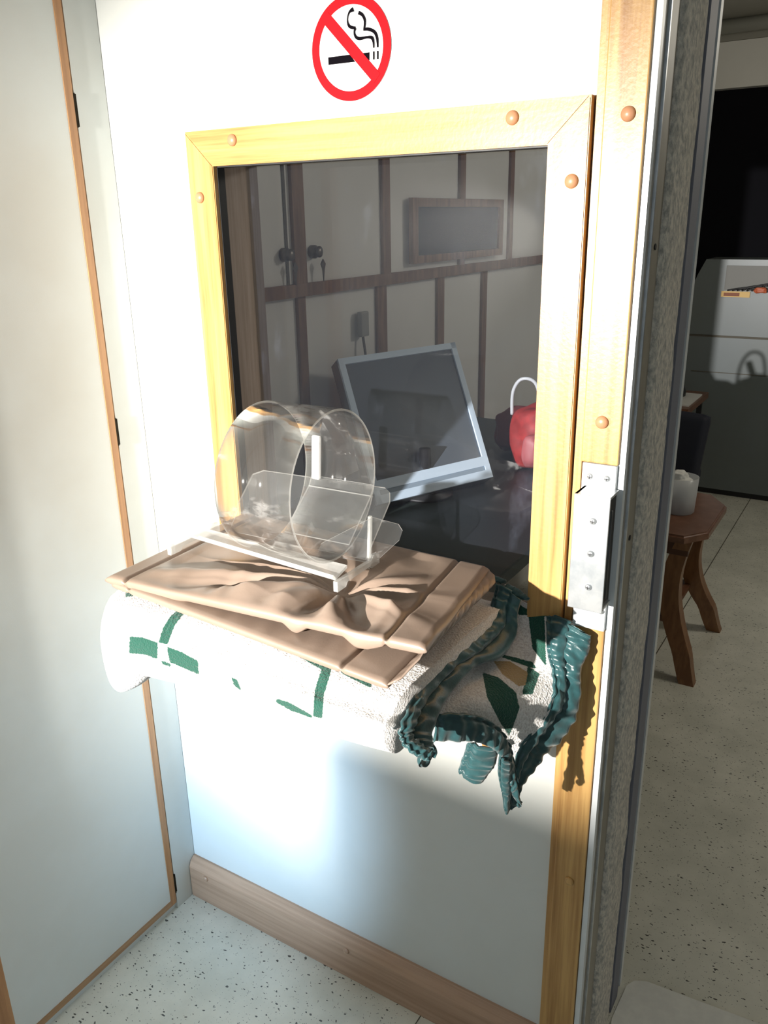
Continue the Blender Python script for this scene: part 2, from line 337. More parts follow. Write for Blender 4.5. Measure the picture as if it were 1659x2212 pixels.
stroke(b, [(900, 108), (850, 150), (830, 240), (855, 315), (925, 335)], [2.6, 1.0, .7, 1.6, 1.6])
stroke(b, [(925, 335), (912, 385), (930, 440), (975, 460), (1060, 445), (1120, 450), (1140, 500), (1144, 570)], [1.4, 1, 1.5, 1.8, 1.3, 1.8, 1.2, .8])
stroke(b, [(962, 150), (1010, 180), (1038, 250), (1030, 340)], [2, 1.6, 1.4, 1.0])
stroke(b, [(1020, 352), (1080, 348), (1150, 380), (1183, 450), (1192, 565)], [1.4, 1.8, 1.7, 1.5, .9])
stroke(b, [(1144, 612), (1144, 712)], [.9, .9], 4); stroke(b, [(1192, 607), (1192, 706)], [.9, .9], 4)
obj('smoke_curl', b, SBLK, sg)

# ------------------------------------------------------------ shelf under the window
sh = thing('wooden_shelf', (.5, 0, .60), 'wooden wall shelf hidden beneath the blanket below the window', 'shelf')
obj('shelf_board', box(.27, .63, -.265, -.0165, .752, .768, .002), OX, sh)
obj('bracket', prism(B(), [(.662, 0, .60), (.662, 0, .752), (.662, -.12, .752), (.662, -.05, .60)], (.016, 0, 0)), OY, sh)
obj('bracket', prism(B(), [(.40, 0, .66), (.40, 0, .752), (.40, -.12, .752), (.40, -.03, .66)], (.016, 0, 0)), OY, sh)

# ------------------------------------------------------------ blanket
GREENS = [  # woven green patches, outlined in the fabric
 [(272, 1272), (296, 1272), (286, 1288), (271, 1290)],
 [(388, 1312), (404, 1318), (378, 1350), (362, 1392), (342, 1388), (352, 1356), (366, 1334)],
 [(280, 1374), (308, 1377), (341, 1388), (340, 1424), (308, 1413), (279, 1412)],
 [(360, 1396), (392, 1408), (428, 1428), (430, 1458), (396, 1443), (366, 1430)],
 [(345, 1425), (366, 1432), (372, 1441), (352, 1436)],
 [(499, 1462), (512, 1468), (522, 1492), (506, 1482)],
 [(594, 1508), (622, 1516), (676, 1546), (674, 1551), (630, 1536), (598, 1518)],
 [(628, 1404), (700, 1424), (720, 1432), (712, 1462), (700, 1500), (696, 1552), (676, 1548), (680, 1490), (694, 1446), (640, 1416)],
 [(724, 1432), (806, 1470), (800, 1486), (740, 1456)],
 [(1115, 1303), (1140, 1316), (1190, 1320), (1190, 1332), (1160, 1330), (1120, 1328)], [(1140, 1318), (1176, 1322), (1180, 1440), (1150, 1400)],
 [(1042, 1452), (1078, 1464), (1115, 1496), (1122, 1530), (1108, 1570), (1100, 1590), (1080, 1560), (1052, 1505)],
 [(1140, 1440), (1166, 1455), (1150, 1500), (1128, 1500)], [(1080, 1412), (1150, 1430), (1160, 1445), (1140, 1440), (1085, 1420)]]
TANS = [[(1066, 1428), (1100, 1428), (1140, 1452), (1135, 1480), (1120, 1482), (1085, 1456)]]
def px(p):
    d = p - CP; z = d.dot(RZ); return 829.5 + FPX * d.dot(RX) / z, 1106 + FPX * d.dot(RY) / z
def pdist(P, x, y):     # signed distance to polygon, negative inside
    ins = False; dm = 1e9; n = len(P)
    for i in range(n):
        x0, y0 = P[i]; x1, y1 = P[(i + 1) % n]
        if (y0 > y) != (y1 > y) and x < (x1 - x0) * (y - y0) / (y1 - y0) + x0: ins = not ins
        t = max(0, min(1, ((x - x0) * (x1 - x0) + (y - y0) * (y1 - y0)) / ((x1 - x0) ** 2 + (y1 - y0) ** 2 + 1e-9)))
        dm = min(dm, math.hypot(x - x0 - t * (x1 - x0), y - y0 - t * (y1 - y0)))
    return -dm if ins else dm
FLE = bpy.data.materials.new('plaid_fleece'); FLE.use_nodes = True; N_ = FLE.node_tree.nodes; L_ = FLE.node_tree.links; bs = N_['Principled BSDF']
bs.inputs['Roughness'].default_value = .95; bs.inputs['Specular IOR Level'].default_value = .1; bs.inputs['Sheen Weight'].default_value = .25
at1 = N_.new('ShaderNodeAttribute'); at1.attribute_name = 'dye'; tcn = N_.new('ShaderNodeTexCoord')
nz = N_.new('ShaderNodeTexNoise'); nz.inputs['Scale'].default_value = 420; nz.inputs['Detail'].default_value = 3; L_.new(tcn.outputs['Object'], nz.inputs[0])
sp = N_.new('ShaderNodeSeparateColor'); L_.new(at1.outputs['Color'], sp.inputs[0])
def thr(sock):
    a = N_.new('ShaderNodeMath'); a.operation = 'MULTIPLY_ADD'; a.inputs[1].default_value = .55; L_.new(nz.outputs[0], a.inputs[0]); L_.new(sock, a.inputs[2])
    r = N_.new('ShaderNodeMapRange'); r.inputs[1].default_value = .70; r.inputs[2].default_value = .84; L_.new(a.outputs[0], r.inputs[0]); return r.outputs[0]
wh = N_.new('ShaderNodeValToRGB'); wh.color_ramp.elements[0].position = .3; wh.color_ramp.elements[0].color = (.60, .56, .54, 1); wh.color_ramp.elements[1].position = .6; wh.color_ramp.elements[1].color = (.84, .82, .80, 1); L_.new(nz.outputs[0], wh.inputs[0])
m1 = N_.new('ShaderNodeMix'); m1.data_type = 'RGBA'; L_.new(thr(sp.outputs[0]), m1.inputs[0]); L_.new(wh.outputs[0], m1.inputs[6]); m1.inputs[7].default_value = (.020, .085, .062, 1)
m2 = N_.new('ShaderNodeMix'); m2.data_type = 'RGBA'; L_.new(thr(sp.outputs[1]), m2.inputs[0]); L_.new(m1.outputs[2], m2.inputs[6]); m2.inputs[7].default_value = (.42, .30, .16, 1)
L_.new(m2.outputs[2], bs.inputs['Base Color'])
bpn = N_.new('ShaderNodeBump'); bpn.inputs['Strength'].default_value = .9; bpn.inputs['Distance'].default_value = .003; L_.new(nz.outputs[0], bpn.inputs['Height']); L_.new(bpn.outputs[0], bs.inputs['Normal'])
def dye(o, org, hidden):
    me = o.data; at_ = me.color_attributes.new('dye', 'FLOAT_COLOR', 'POINT'); bb_ = [(min(x for x, y in P) - 8, max(x for x, y in P) + 8, min(y for x, y in P) - 8, max(y for x, y in P) + 8, P, c) for L__, c in ((GREENS, 0), (TANS, 1)) for P in L__]
    for i, v in enumerate(me.vertices):
        p = v.co + org; n = v.normal; c = [0, 0, 0, 1]
        if n.dot(CP - p) > 0 or not hidden:
            x, y = px(p)
            for a, b2, c2, d2, P, ch in bb_:
                if a < x < b2 and c2 < y < d2: c[ch] = max(c[ch], max(0, min(1, .5 - pdist(P, x, y) / 9)))
        at_.data[i].color = c
bl = thing('blanket', (.48, -.15, .768), 'folded white fleece blanket with green plaid and ruffled green satin edging under the window', 'blanket')
# body: profile swept along x
def bprof(s):
    # returns y,z outline at position s (0 left end .. 1 right end)
    top = .846 - .030 * s; end = (min(1, s / .10)) ** .5 if s < .10 else 1
    fy_ = -.315 + .014 * s - .006 * math.sin(s * 9); bz = .738 + .006 * s; sag = .050 * max(0, 1 - (s / .22) ** 2) 
    P = [(-.020, top - .012), (-.06, top), (-.17, top + .001), (-.25, top - .001), (fy_ + .022, top - .008), (fy_ + .004, top - .022), (fy_ - .010, (top + bz) / 2 + .008 - sag * .3),
         (fy_ - .006, bz + .018 - sag * .8), (fy_ + .014, bz - sag), (fy_ + .045, bz + .004 - sag * .7), (-.20, .770), (-.10, .770), (-.02, .772)]
    P = [(y, max(z, .7695) if y > fy_ + .05 else z) for y, z in P]
    cy, cz = -.17, .80
    return [(cy + (y - cy) * (.55 + .45 * end) if s < .1 else y, cz + (z - cz) * end) for y, z in P]
G = []; NS = 330; NP = 170
for i in range(NS):
    s = i / (NS - 1); P = bprof(s); P2 = cr([(0, y, z) for y, z in P] + [(0, P[0][0], P[0][1])], NP + 1)[:-1]; row = []
    for p in P2:
        xe = .672 + (p.y + .30) * .05 if p.y < -.1 else .682
        x = .216 + (xe - .216) * s
        nn = noise.noise(Vector((x * 9, p.y * 9, p.z * 9))) * .0035 + noise.noise(Vector((x * 160, p.y * 160, p.z * 160))) * .0008
        row.append(Vector((x, p.y, p.z + (nn if p.z > .772 else 0))))
    G.append(row)
b = gridmesh(G, True); b.faces.new([v for v in b.verts[:NP]]); b.verts.ensure_lookup_table(); b.faces.new([b.verts[(NS - 1) * NP + k] for k in range(NP)]); bmesh.ops.recalc_face_normals(b, faces=b.faces[:])
body = obj('fleece_body', b, FLE, bl, True); dye(body, ORG[bl.name], True)
# right hand panel, draping over the shelf end
rows = [[(1085, 1262, -.022), (1120, 1296, -.020), (1150, 1312, -.020), (1188, 1330, -.022), (1238, 1342, -.022)],
        [(1075, 1340, -.035), (1112, 1360, -.035), (1140, 1370, -.035), (1182, 1380, -.036), (1232, 1390, -.036)],
        [(1010, 1400, -.10), (1050, 1425, -.09), (1100, 1430, -.075), (1172, 1440, -.06), (1225, 1450, -.05)],
        [(950, 1455, -.17), (1000, 1470, -.15), (1060, 1475, -.13), (1150, 1500, -.10), (1205, 1520, -.075)],
        [(915, 1520, -.215), (970, 1520, -.195), (1040, 1515, -.165), (1115, 1545, -.13), (1175, 1570, -.10)],
        [(905, 1555, -.232), (960, 1556, -.212), (1030, 1556, -.18), (1085, 1590, -.145), (1140, 1615, -.12)],
        [(905, 1565, -.232), (960, 1566, -.212), (1035, 1566, -.178), (1090, 1630, -.14), (1115, 1650, -.128)]]
cols = [cr([Y(*p) for p in r_], 110) for r_ in rows]; G = [cr([c_[j] for c_ in cols], 110) for j in range(110)]
G = [[p + Vector((0, .007, -.003)) + Vector((0, .004 * noise.noise(p * 25), .004 * noise.noise(p * 22 + Vector((3, 0, 0))))) for p in r_] for r_ in G]
b = gridmesh(G); b.normal_update()
if sum((f.normal.dot(CP - f.calc_center_median()) for f in b.faces)) < 0: bmesh.ops.reverse_faces(b, faces=b.faces[:])
pan = obj('fleece_corner', b, FLE, bl, True); dye(pan, ORG[bl.name], True); solid(pan, .006)
def ribbon(E0, E1, n=220, m_=13, puff=.006, ruf=.0022, cnt=26, seed=0, stitch=True, mid=None):
    A = cr([Y(*p) for p in E0], n); Bq = cr([Y(*p) for p in E1], n); G = []
    for i in range(n):
        t = A[min(i + 1, n - 1)] - A[max(i - 1, 0)]; ac = Bq[i] - A[i]; nr = t.cross(ac).normalized()
        if nr.dot(CP - A[i]) < 0: nr = -nr
        row = []; s = i / (n - 1); ph = s * cnt * 2 * math.pi + 2.5 * noise.noise(Vector((s * 7, seed, 0)))
        for j in range(m_):
            q = j / (m_ - 1); bul = math.sin(math.pi * q) ** .5 * puff
            r1 = math.sin(ph + 2.2 * noise.noise(Vector((s * 9, q * 1.5, seed)))); r2 = noise.noise(Vector((s * cnt * 1.1, q * 2.5, seed + 5)))
            edgef = .35 + .65 * (abs(q - .5) * 2)
            st = -.004 if (stitch and j == 2) else 0
            row.append(A[i] + ac * (q + .05 * noise.noise(Vector((s * cnt * .6, q * 1.2, seed + 9)))) + nr * (.003 + bul + ruf * .5 * edgef * r1 + ruf * .9 * r2 + st))
        G.append(row)
    b = gridmesh(G); b.normal_update()
    if sum((f.normal.dot(CP - f.calc_center_median()) for f in b.faces)) < 0: bmesh.ops.reverse_faces(b, faces=b.faces[:])
    o = obj('satin_binding', b, SATIN, bl, True); solid(o, .004); return o
# left band, two lobes
aL = [(1072, 1262, -.03), (1062, 1300, -.045), (1044, 1345, -.075), (1000, 1382, -.125), (942, 1418, -.185), (900, 1475, -.235), (868, 1545, -.285), (858, 1595, -.305), (884, 1628, -.308), (918, 1646, -.30)]
aM = [(1108, 1278, -.03), (1096, 1312, -.04), (1085, 1360, -.06), (1040, 1405, -.11), (985, 1440, -.165), (935, 1490, -.215), (900, 1545, -.262), (886, 1585, -.285), (902, 1612, -.29), (926, 1630, -.285)]
aR = [(1128, 1296, -.028), (1118, 1330, -.036), (1112, 1378, -.05), (1078, 1424, -.09), (1020, 1446, -.14), (975, 1496, -.19), (945, 1545, -.235), (932, 1590, -.26), (932, 1618, -.27), (932, 1644, -.275)]
ribbon(aL, aM, cnt=20, seed=1, ruf=.003, puff=.007); ribbon([(u - 9, v, y) for u, v, y in aM], aR, cnt=14, seed=2, puff=.007, ruf=.0018, stitch=False)
# right band, two lobes
dL = [(1182, 1333, -.022), (1180, 1365, -.035), (1182, 1410, -.045), (1190, 1455, -.055), (1186, 1505, -.075), (1160, 1550, -.095), (1130, 1590, -.115), (1108, 1640, -.13), (1098, 1690, -.135), (1094, 1742, -.13)]
dM = [(1236, 1346, -.024), (1228, 1378, -.03), (1222, 1420, -.04), (1224, 1465, -.045), (1210, 1520, -.06), (1180, 1565, -.08), (1150, 1605, -.10), (1124, 1648, -.12), (1112, 1690, -.128), (1100, 1740, -.13)]
dR = [(1278, 1372, -.024), (1272, 1405, -.028), (1258, 1440, -.034), (1254, 1480, -.038), (1246, 1540, -.045), (1218, 1588, -.06), (1180, 1625, -.08), (1148, 1668, -.105), (1126, 1700, -.12), (1120, 1736, -.125)]
ribbon(dL, dM, cnt=17, seed=3, ruf=.003, puff=.007); ribbon([(u - 10, v, y) for u, v, y in dM], dR, cnt=17, seed=4, ruf=.0034, puff=.006, stitch=False)
# bottom band with its two hanging tips, and the loose tab
bT = [(936, 1540, -.235), (985, 1538, -.215), (1035, 1546, -.185), (1075, 1572, -.16), (1098, 1608, -.145), (1110, 1650, -.14), (1118, 1695, -.138), (1122, 1738, -.135)]
bB = [(932, 1600, -.24), (980, 1600, -.22), (1030, 1604, -.195), (1066, 1622, -.175), (1082, 1650, -.16), (1092, 1685, -.15), (1102, 1710, -.145), (1114, 1730, -.14)]
ribbon(bT, bB, cnt=15, seed=5, ruf=.0028, puff=.006)
ribbon([(1078, 1626, -.165), (1074, 1660, -.16), (1082, 1700, -.15), (1090, 1746, -.14)], [(1104, 1640, -.155), (1102, 1670, -.15), (1104, 1705, -.145), (1100, 1748, -.138)], n=90, cnt=8, seed=6, ruf=.002)
ribbon([(1012, 1598, -.17), (1000, 1630, -.165), (990, 1662, -.16)], [(1080, 1602, -.15), (1072, 1645, -.15), (1046, 1684, -.15)], n=90, cnt=5, seed=7, ruf=.002, puff=.008)
ribbon([(1056, 1254, -.02), (1075, 1262, -.02)], [(1072, 1248, -.012), (1094, 1256, -.012)], n=40, cnt=3, seed=8, ruf=.001, puff=.003, stitch=False)
ribbon([(1082, 1280, -.02), (1110, 1292, -.02), (1130, 1300, -.02)], [(1100, 1262, -.01), (1122, 1275, -.01), (1145, 1296, -.014)], n=60, cnt=4, seed=9, ruf=.001, puff=.004, stitch=False)

# ------------------------------------------------------------ folded tan cushion mat
pd = thing('folded_mat', (.46, -.16, .84), 'tan brown vinyl mat folded in two, creased, lying on the blanket', 'mat')
def lerp2(c, u, v): return c[0] * (1 - u) * (1 - v) + c[1] * u * (1 - v) + c[2] * u * v + c[3] * (1 - u) * v
def mat_panel(name, C4, th, seams, amp, seed, foot=None):
    # C4: front left, front right, back right, back left (top surface)
    C4 = [Vector(c) for c in C4]; NU, NV = 260, 130; rows_ = []
    def thick(u, v):
        e = min(1, min(u, 1 - u) / .02) ** .5 * (.45 + .55 * min(1, min(v, 1 - v) / .025) ** .5)
        s = 1
        for q in seams: s *= 1 - .92 * math.exp(-((u - q) / .006) ** 2)
        return th * (.12 + .88 * e * s)
    T, Bt = [], []
    for i in range(NU + 1):
        u = i / NU; tr, br = [], []
        for j in range(NV + 1):
            v = j / NV; p = lerp2(C4, u, v); h = thick(u, v); mid = p - Vector((0, 0, th * .5))
            dz = 0
            ins = min(1, min(abs(u - seams[0]), abs(u - seams[-1])) / .05) if seams[0] < u < seams[-1] else .15
            if foot:
                dx, dy = u - foot[0], v - foot[1]; rr = math.hypot(dx * 1.4, dy); an = math.atan2(dy, dx * 1.4)
                f = (lambda q: q * abs(q) ** .35)(math.sin(an * 8.3 + 3.0 * noise.noise(Vector((an * 1.8, rr * 1.6, seed))))); fall = min(1, rr / .14) * math.exp(-max(0, rr - .42) / .35)
                frontside = .30 + .85 * min(1, max(0, (.60 - v) / .40))
                dz += amp * ins * f * fall * frontside
                dz -= amp * 1.1 * math.exp(-(rr / .10) ** 2)
            # gathers along the front welded edge
            dz += amp * .50 * min(1, .35 + u) * ins * math.exp(-v / .15) * math.sin(u * 70 + 4 * noise.noise(Vector((u * 8, 0, seed)))) * min(1, v / .06)
            dz += amp * .6 * noise.noise(Vector((u * 5, v * 4, seed))) * min(ins, 1)
            tr.append(mid + Vector((0, 0, h * .5 + dz * min(1, v * 8) * min(1, (1 - v) * 10)))); br.append(mid - Vector((0, 0, h * .5 - min(0, dz))))
        T.append(tr); Bt.append(br)
    b = B(); TV = [[b.verts.new(p) for p in r_] for r_ in T]; BV = [[b.verts.new(p) for p in r_] for r_ in Bt]
    for i in range(NU):
        for j in range(NV):
            b.faces.new([TV[i][j], TV[i + 1][j], TV[i + 1][j + 1], TV[i][j + 1]]); b.faces.new([BV[i][j], BV[i][j + 1], BV[i + 1][j + 1], BV[i + 1][j]])
    for i in range(NU): b.faces.new([TV[i][0], BV[i][0], BV[i + 1][0], TV[i + 1][0]]); b.faces.new([TV[i][NV], TV[i + 1][NV], BV[i + 1][NV], BV[i][NV]])
    for j in range(NV): b.faces.new([TV[0][j], TV[0][j + 1], BV[0][j + 1], BV[0][j]]); b.faces.new([TV[NU][j], BV[NU][j], BV[NU][j + 1], TV[NU][j + 1]])
    bmesh.ops.recalc_face_normals(b, faces=b.faces[:])
    o = obj(name, b, VINYL, pd, True); return o
FLc = at(225, 1243, 2, .862); FRc = at(922, 1396, 2, .872); BRc = at(1058, 1222, 2, .864); BLc = Vector((.243, -.024, .862))
up = mat_panel('upper_panel', (FLc, FRc, BRc, BLc), .013, (.075, .895), .0092, 2.0, (.66, .40))
FR2 = at(838, 1476, 2, .842); BR2 = at(1046, 1268, 2, .850); FL2 = at(240, 1256, 2, .856)
lo = mat_panel('lower_panel', (FL2, FR2, BR2, Vector((.245, -.03, .849))), .0105, (.075, .86), .002, 7.0)
b = B()
cA, cB = BRc.copy(), BR2.copy(); fa, fb_ = at(935, 1388, 2, .868), at(870, 1450, 2, .842)
G = []
for k in range(60):
    s = k / 59; p = BRc.lerp(FRc, s * .98) - Vector((0, 0, .006)); q = BR2.lerp(FR2, s) - Vector((0, 0, .004)); mid_ = (p + q) / 2 + Vector((.010 * (1 - s), 0, .0)) + Vector((.0018 * math.sin(s * 70), 0, .001 * math.sin(s * 50)))
    G.append([p - Vector((.004, 0, 0)), p.lerp(mid_, .5) + Vector((.003 * (1 - s), 0, 0)), mid_, mid_.lerp(q, .5) + Vector((.002, 0, 0)), q - Vector((.004, 0, 0))])
fo = obj('fold_side', gridmesh(G), VINYL, pd, True); solid(fo, .0015)

# ------------------------------------------------------------ acrylic tube on its cradle
TC = Vector((.5119, -.1598, .9795)); TR_ = .0927; TL_ = .1067; PH = .027; zp = .866
ax = Vector((math.cos(PH), math.sin(PH), 0)); sd = Vector((-math.sin(PH), math.cos(PH), 0))
ac = thing('acrylic_tube_stand', (.42, -.14, zp), 'clear acrylic cylinder lying sideways in a clear acrylic cradle on the tan mat', 'stand')
b = B(); n = 128; R1, R2 = TR_, TR_ - .0028
ring = lambda c, r_: [b.verts.new(c + (sd * math.cos(2 * math.pi * k / n) + Vector((0, 0, math.sin(2 * math.pi * k / n)))) * r_) for k in range(n)]
c0, c1 = TC, TC - ax * TL_; a_, b_, c_, d_ = ring(c0, R1), ring(c1, R1), ring(c0, R2), ring(c1, R2)
for k in range(n):
    l = (k + 1) % n
    b.faces.new([a_[k], a_[l], b_[l], b_[k]]); b.faces.new([c_[l], c_[k], d_[k], d_[l]])
    b.faces.new([a_[l], a_[k], c_[k], c_[l]]).material_index = 1; b.faces.new([b_[k], b_[l], d_[l], d_[k]]).material_index = 1
o = obj('cylinder', b, [ACR, ACE], ac, True)
def plate(name, pts, th, m=ACP, edge=ACE, parent=None):
    pts = [Vector(p) for p in pts]; nr = (pts[1] - pts[0]).cross(pts[2] - pts[0]).normalized() * th; b = B()
    a = [b.verts.new(p) for p in pts]; c = [b.verts.new(p + nr) for p in pts]; n = len(pts); b.faces.new(a); b.faces.new(c[::-1])
    for i in range(n): b.faces.new([a[i], c[i], c[(i + 1) % n], a[(i + 1) % n]]).material_index = 1
    bmesh.ops.recalc_face_normals(b, faces=b.faces[:]); return obj(name, b, [m, edge], parent or ac)
def P_(t, s, z): return TC + ax * t + sd * s + Vector((0, 0, z - TC.z))      # t along, s across, z height
xl, xr = -.235, .022
# front rail: sloping strip under the cylinder's front, running the whole length
plate('front_rail', [P_(xl, -.050, .900), P_(xr, -.040, .878), P_(xr, -.014, .8845), P_(xl, -.030, .903)], .004, ACE)  # whitish edge material on the rail faces paints in their bright glare
plate('front_rail', [P_(xl + .06, -.056, .902), P_(xr, -.046, .884), P_(xr, -.040, .878), P_(xl + .06, -.050, .896)], .003, ACE)
# rear plate leaning back behind the cylinder
rp = [P_(xl + .03, .030, .878), P_(xr, .030, .878), P_(xr + .004, .085, .938), P_(xr, .092, .948), P_(xr - .008, .095, .952), P_(xl + .055, .092, .950), P_(xl + .04, .086, .944)]
plate('rear_plate', rp, .003)
# inner sloped tray seen inside the cylinder
plate('inner_tray', [P_(-.094, .020, .898), P_(.004, .020, .898), P_(.002, .078, .944), P_(-.094, .078, .944)], .003)
plate('inner_tray_lip', [P_(-.094, .078, .944), P_(.002, .078, .944), P_(.002, .086, .957), P_(-.094, .086, .957)], .003, ACP)
b = B(); 
for k in range(10):
    pass
addbox(b, -.0065, .0065, -.0032, .0032, -.030, .030, .003, Matrix.Translation(P_(-.082, .080, .985)) @ Matrix.Rotation(.06, 4, 'Y')); b2 = obj('white_strip', b, WHITEP, ac)
# end cheeks with feet
def foot(t, s0, s1):
    b = B(); 
    prism(b, [P_(t, s0, zp), P_(t, s0 + .018, zp), P_(t, s0 + .022, zp + .005), P_(t, s1 - .022, zp + .005), P_(t, s1 - .018, zp), P_(t, s1, zp), P_(t, s1, zp + .014), P_(t, s1 - .014, zp + .017), P_(t, s1 - .02, zp + .011), P_(t, s0, zp + .013)], ax * .006)
    obj('foot_rail', b, ACE, ac)
foot(xr, -.045, .052); foot(xl, -.052, .045)
plate('end_gusset', [P_(xr + .003, .030, zp + .010), P_(xr + .003, .036, zp + .066), P_(xr - .050, .006, zp + .034), P_(xr - .055, .004, zp + .020)], .003)
obj('post', prism(B(), [P_(xr, .030, zp), P_(xr, .034, zp), P_(xr, .040, zp + .068), P_(xr, .036, zp + .068)], ax * .004), ACE, ac)
obj('post', prism(B(), [P_(xl, -.048, zp), P_(xl, -.042, zp), P_(xl, -.043, zp + .036), P_(xl, -.049, zp + .036)], ax * .004), ACE, ac)
plate('corner_plate', [P_(xr + .004, .040, zp + .066), P_(xr + .034, .052, zp + .058), P_(xr + .039, .053, zp + .050), P_(xr + .036, .050, zp + .038), P_(xr + .010, .042, zp + .010), P_(xr + .002, .040, zp + .012)], .003, ACR)
plate('end_gusset', [P_(xl, -.012, zp + .010), P_(xl + .05, .010, zp + .012), P_(xl + .055, .030, zp + .045), P_(xl + .02, .015, zp + .04)], .003, ACR)

# ------------------------------------------------------------ added blocker behind the camera, shades the lower wall from the beam
bc = thing('unseen_beam_blocker', (.33, -1.95, 0), 'added grey cabinet-shaped blocker out of view behind the viewer, cutting off the lower beam', 'cabinet')
obj('blocker_body', box(.182, .62, -2.02, -1.88, 0, 1.134, .004), MACH, bc); obj('cabinet_door', box(.20, .60, -1.879, -1.870, .05, 1.09, .002), GREYP, bc); obj('handle', box(.56, .575, -1.869, -1.855, .6, .72, .003), BLACK, bc)

# ------------------------------------------------------------ office seen through the pane
wc = thing('wall_cabinet', (0, 1.2, 1.147), 'row of pale wood-trimmed cabinets with keyed locks along the far side of the window', 'cabinet')
X0 = .0
obj('cabinet_front', box(X0, X0 + .012, .10, 3.2, 1.150, 2.0), GREYP, wc)
for y0, y1 in ((.425, .462), (.755, .787), (1.140, 1.170), (1.462, 1.488), (2.0, 2.03), (2.6, 2.63)): obj('upright_trim', box(X0 + .012, X0 + .020, y0, y1, 1.16, 2.0), DIMW, wc)
obj('bottom_trim', box(X0 + .012, X0 + .022, .10, 3.2, 1.135, 1.160), DIMW, wc)
obj('door_gap', box(X0 + .012, X0 + .014, .404, .412, 1.16, 2.0), GROOVE, wc)
def lock(y, z, kname):
    l = thing('cabinet_key', (X0 + .013, y, z), 'key left in the ' + kname + ' cabinet lock behind the window, key ring hanging', 'key', 'keys in the cabinet locks')
    obj('key_bow', lathe(B(), [(.008, 0), (.011, .004), (.011, .007), (.004, .010)], (X0 + .026, y, z), 'x', 24), BRASS, l, True)
    obj('hanging_key', prism(B(), [(X0 + .03, y + .012, z - .014), (X0 + .03, y + .020, z - .024), (X0 + .03, y + .016, z - .034), (X0 + .03, y + .012, z - .058), (X0 + .03, y + .009, z - .034), (X0 + .03, y + .004, z - .024)], (.002, 0, 0)), BRASS, l)
    lt = obj('cabinet_lock', lathe(B(), [(.013, -.014), (.013, -.004), (.009, 0), (.009, .002)], (X0 + .026, y, z), 'x', 24), BRASS, wc, True)
lock(.397, 1.217, 'left'); lock(.490, 1.219, 'right')
fr = thing('framed_board', (X0 + .02, 1.125, 1.176), 'small dark blue rectangular panel in a wood frame on the cabinets behind the window', 'board')
obj('panel', box(X0 + .022, X0 + .028, .885, 1.365, 1.190, 1.312), BLUEB, fr)
b = B()
for y0, y1, z0, z1 in ((.866, 1.386, 1.305, 1.325), (.866, 1.386, 1.176, 1.194), (.866, .892, 1.194, 1.305), (1.360, 1.386, 1.194, 1.305)): addbox(b, X0 + .022, X0 + .034, y0, y1, z0, z1)
obj('frame', b, DIMW, fr)
lowp = thing('base_panelling', (0, .9, 0), 'pale lower panelling with brown uprights below the keyed cabinets', 'panelling')
obj('panel', box(X0, X0 + .006, .10, 3.2, 0, 1.134), GREYP, lowp)
for y0, y1 in ((.435, .46), (.735, .775), (1.03, 1.065), (1.30, 1.33)): obj('upright_trim', box(X0 + .006, X0 + .014, y0, y1, .2, 1.134), DIMW, lowp)
oc = thing('outlet_box', (X0 + .01, .66, 1.02), 'small grey outlet box with a plugged cord on the panelling behind the window', 'outlet')
obj('plate', box(X0 + .0145, X0 + .028, .645, .675, 1.03, 1.085, .003), mat('grey_outlet', (.30, .30, .28), .4), oc)
obj('cord', tube(B(), cr([(X0 + .02, .66, 1.03), (X0 + .03, .655, .95), (X0 + .03, .62, .85), (X0 + .04, .60, .75)], 24), .003), GROOVE, oc, True)
dk = thing('desk', (.3, .65, 0), 'dark desk behind the window carrying the monitor', 'desk')
obj('desk_top', box(.02, .56, .10, 1.25, .70, .725, .003), DESKM, dk)
for x, y in ((.04, .14), (.52, .14), (.04, 1.2), (.52, 1.2)): obj('leg', box(x, x + .03, y, y + .03, 0, .70), DESKM, dk)
# monitor leaning back
mBL, mBR, mTL, mTR = Vector((.215, .400, .745)), Vector((.325, .700, .745)), Vector((.035, .510, 1.005)), Vector((.150, .820, 1.005))
mBL, mBR, mTR, mTL = at(812, 1093, 2, .742), at(1062, 1032, 2, .742), at(980, 742, 2, 1.002), at(727, 778, 2, 1.002)
mo = thing('computer_monitor', ((mBL + mBR) / 2) - Vector((0, 0, .014)), 'tilted flat computer monitor with a pale silver-blue bezel standing on the desk behind the window', 'monitor')
nrm = (mBR - mBL).cross(mTL - mBL).normalized()
def MP(u, v, d=0): return lerp2([mBL, mBR, mTR, mTL], u, v) + nrm * d
b = prism(B(), [MP(0, 0), MP(1, 0), MP(1, 1), MP(0, 1)], nrm * -.028); obj('housing', b, mat('monitor_back', (.10, .11, .12), .5), mo)
b = B()
for q in (((0, 0), (1, 0), (1, .055), (0, .055)), ((0, .085), (1, .085), (1, .15), (0, .15)), ((0, 0), (.045, 0), (.045, 1), (0, 1)), ((.955, 0), (1, 0), (1, 1), (.955, 1)), ((0, .955), (1, .955), (1, 1), (0, 1))): prism(b, [MP(u, v) for u, v in q], nrm * .006)
obj('bezel', b, MON, mo); obj('speaker_strip', prism(B(), [MP(.04, .05), MP(.96, .05), MP(.96, .09), MP(.04, .09)], nrm * .004), mat('monitor_strip', (.28, .36, .45), .4), mo)
obj('screen', prism(B(), [MP(.04, .145), MP(.96, .145), MP(.96, .96), MP(.04, .96)], nrm * .002), SCR, mo)
cc = (mBL + mBR) / 2 - nrm * .05; obj('stand_foot', lathe(B(), [(.06, 0), (.06, .006), (.015, .012), (.012, .10)], (cc.x, cc.y, .7255), n=32), BLACK, mo, True)
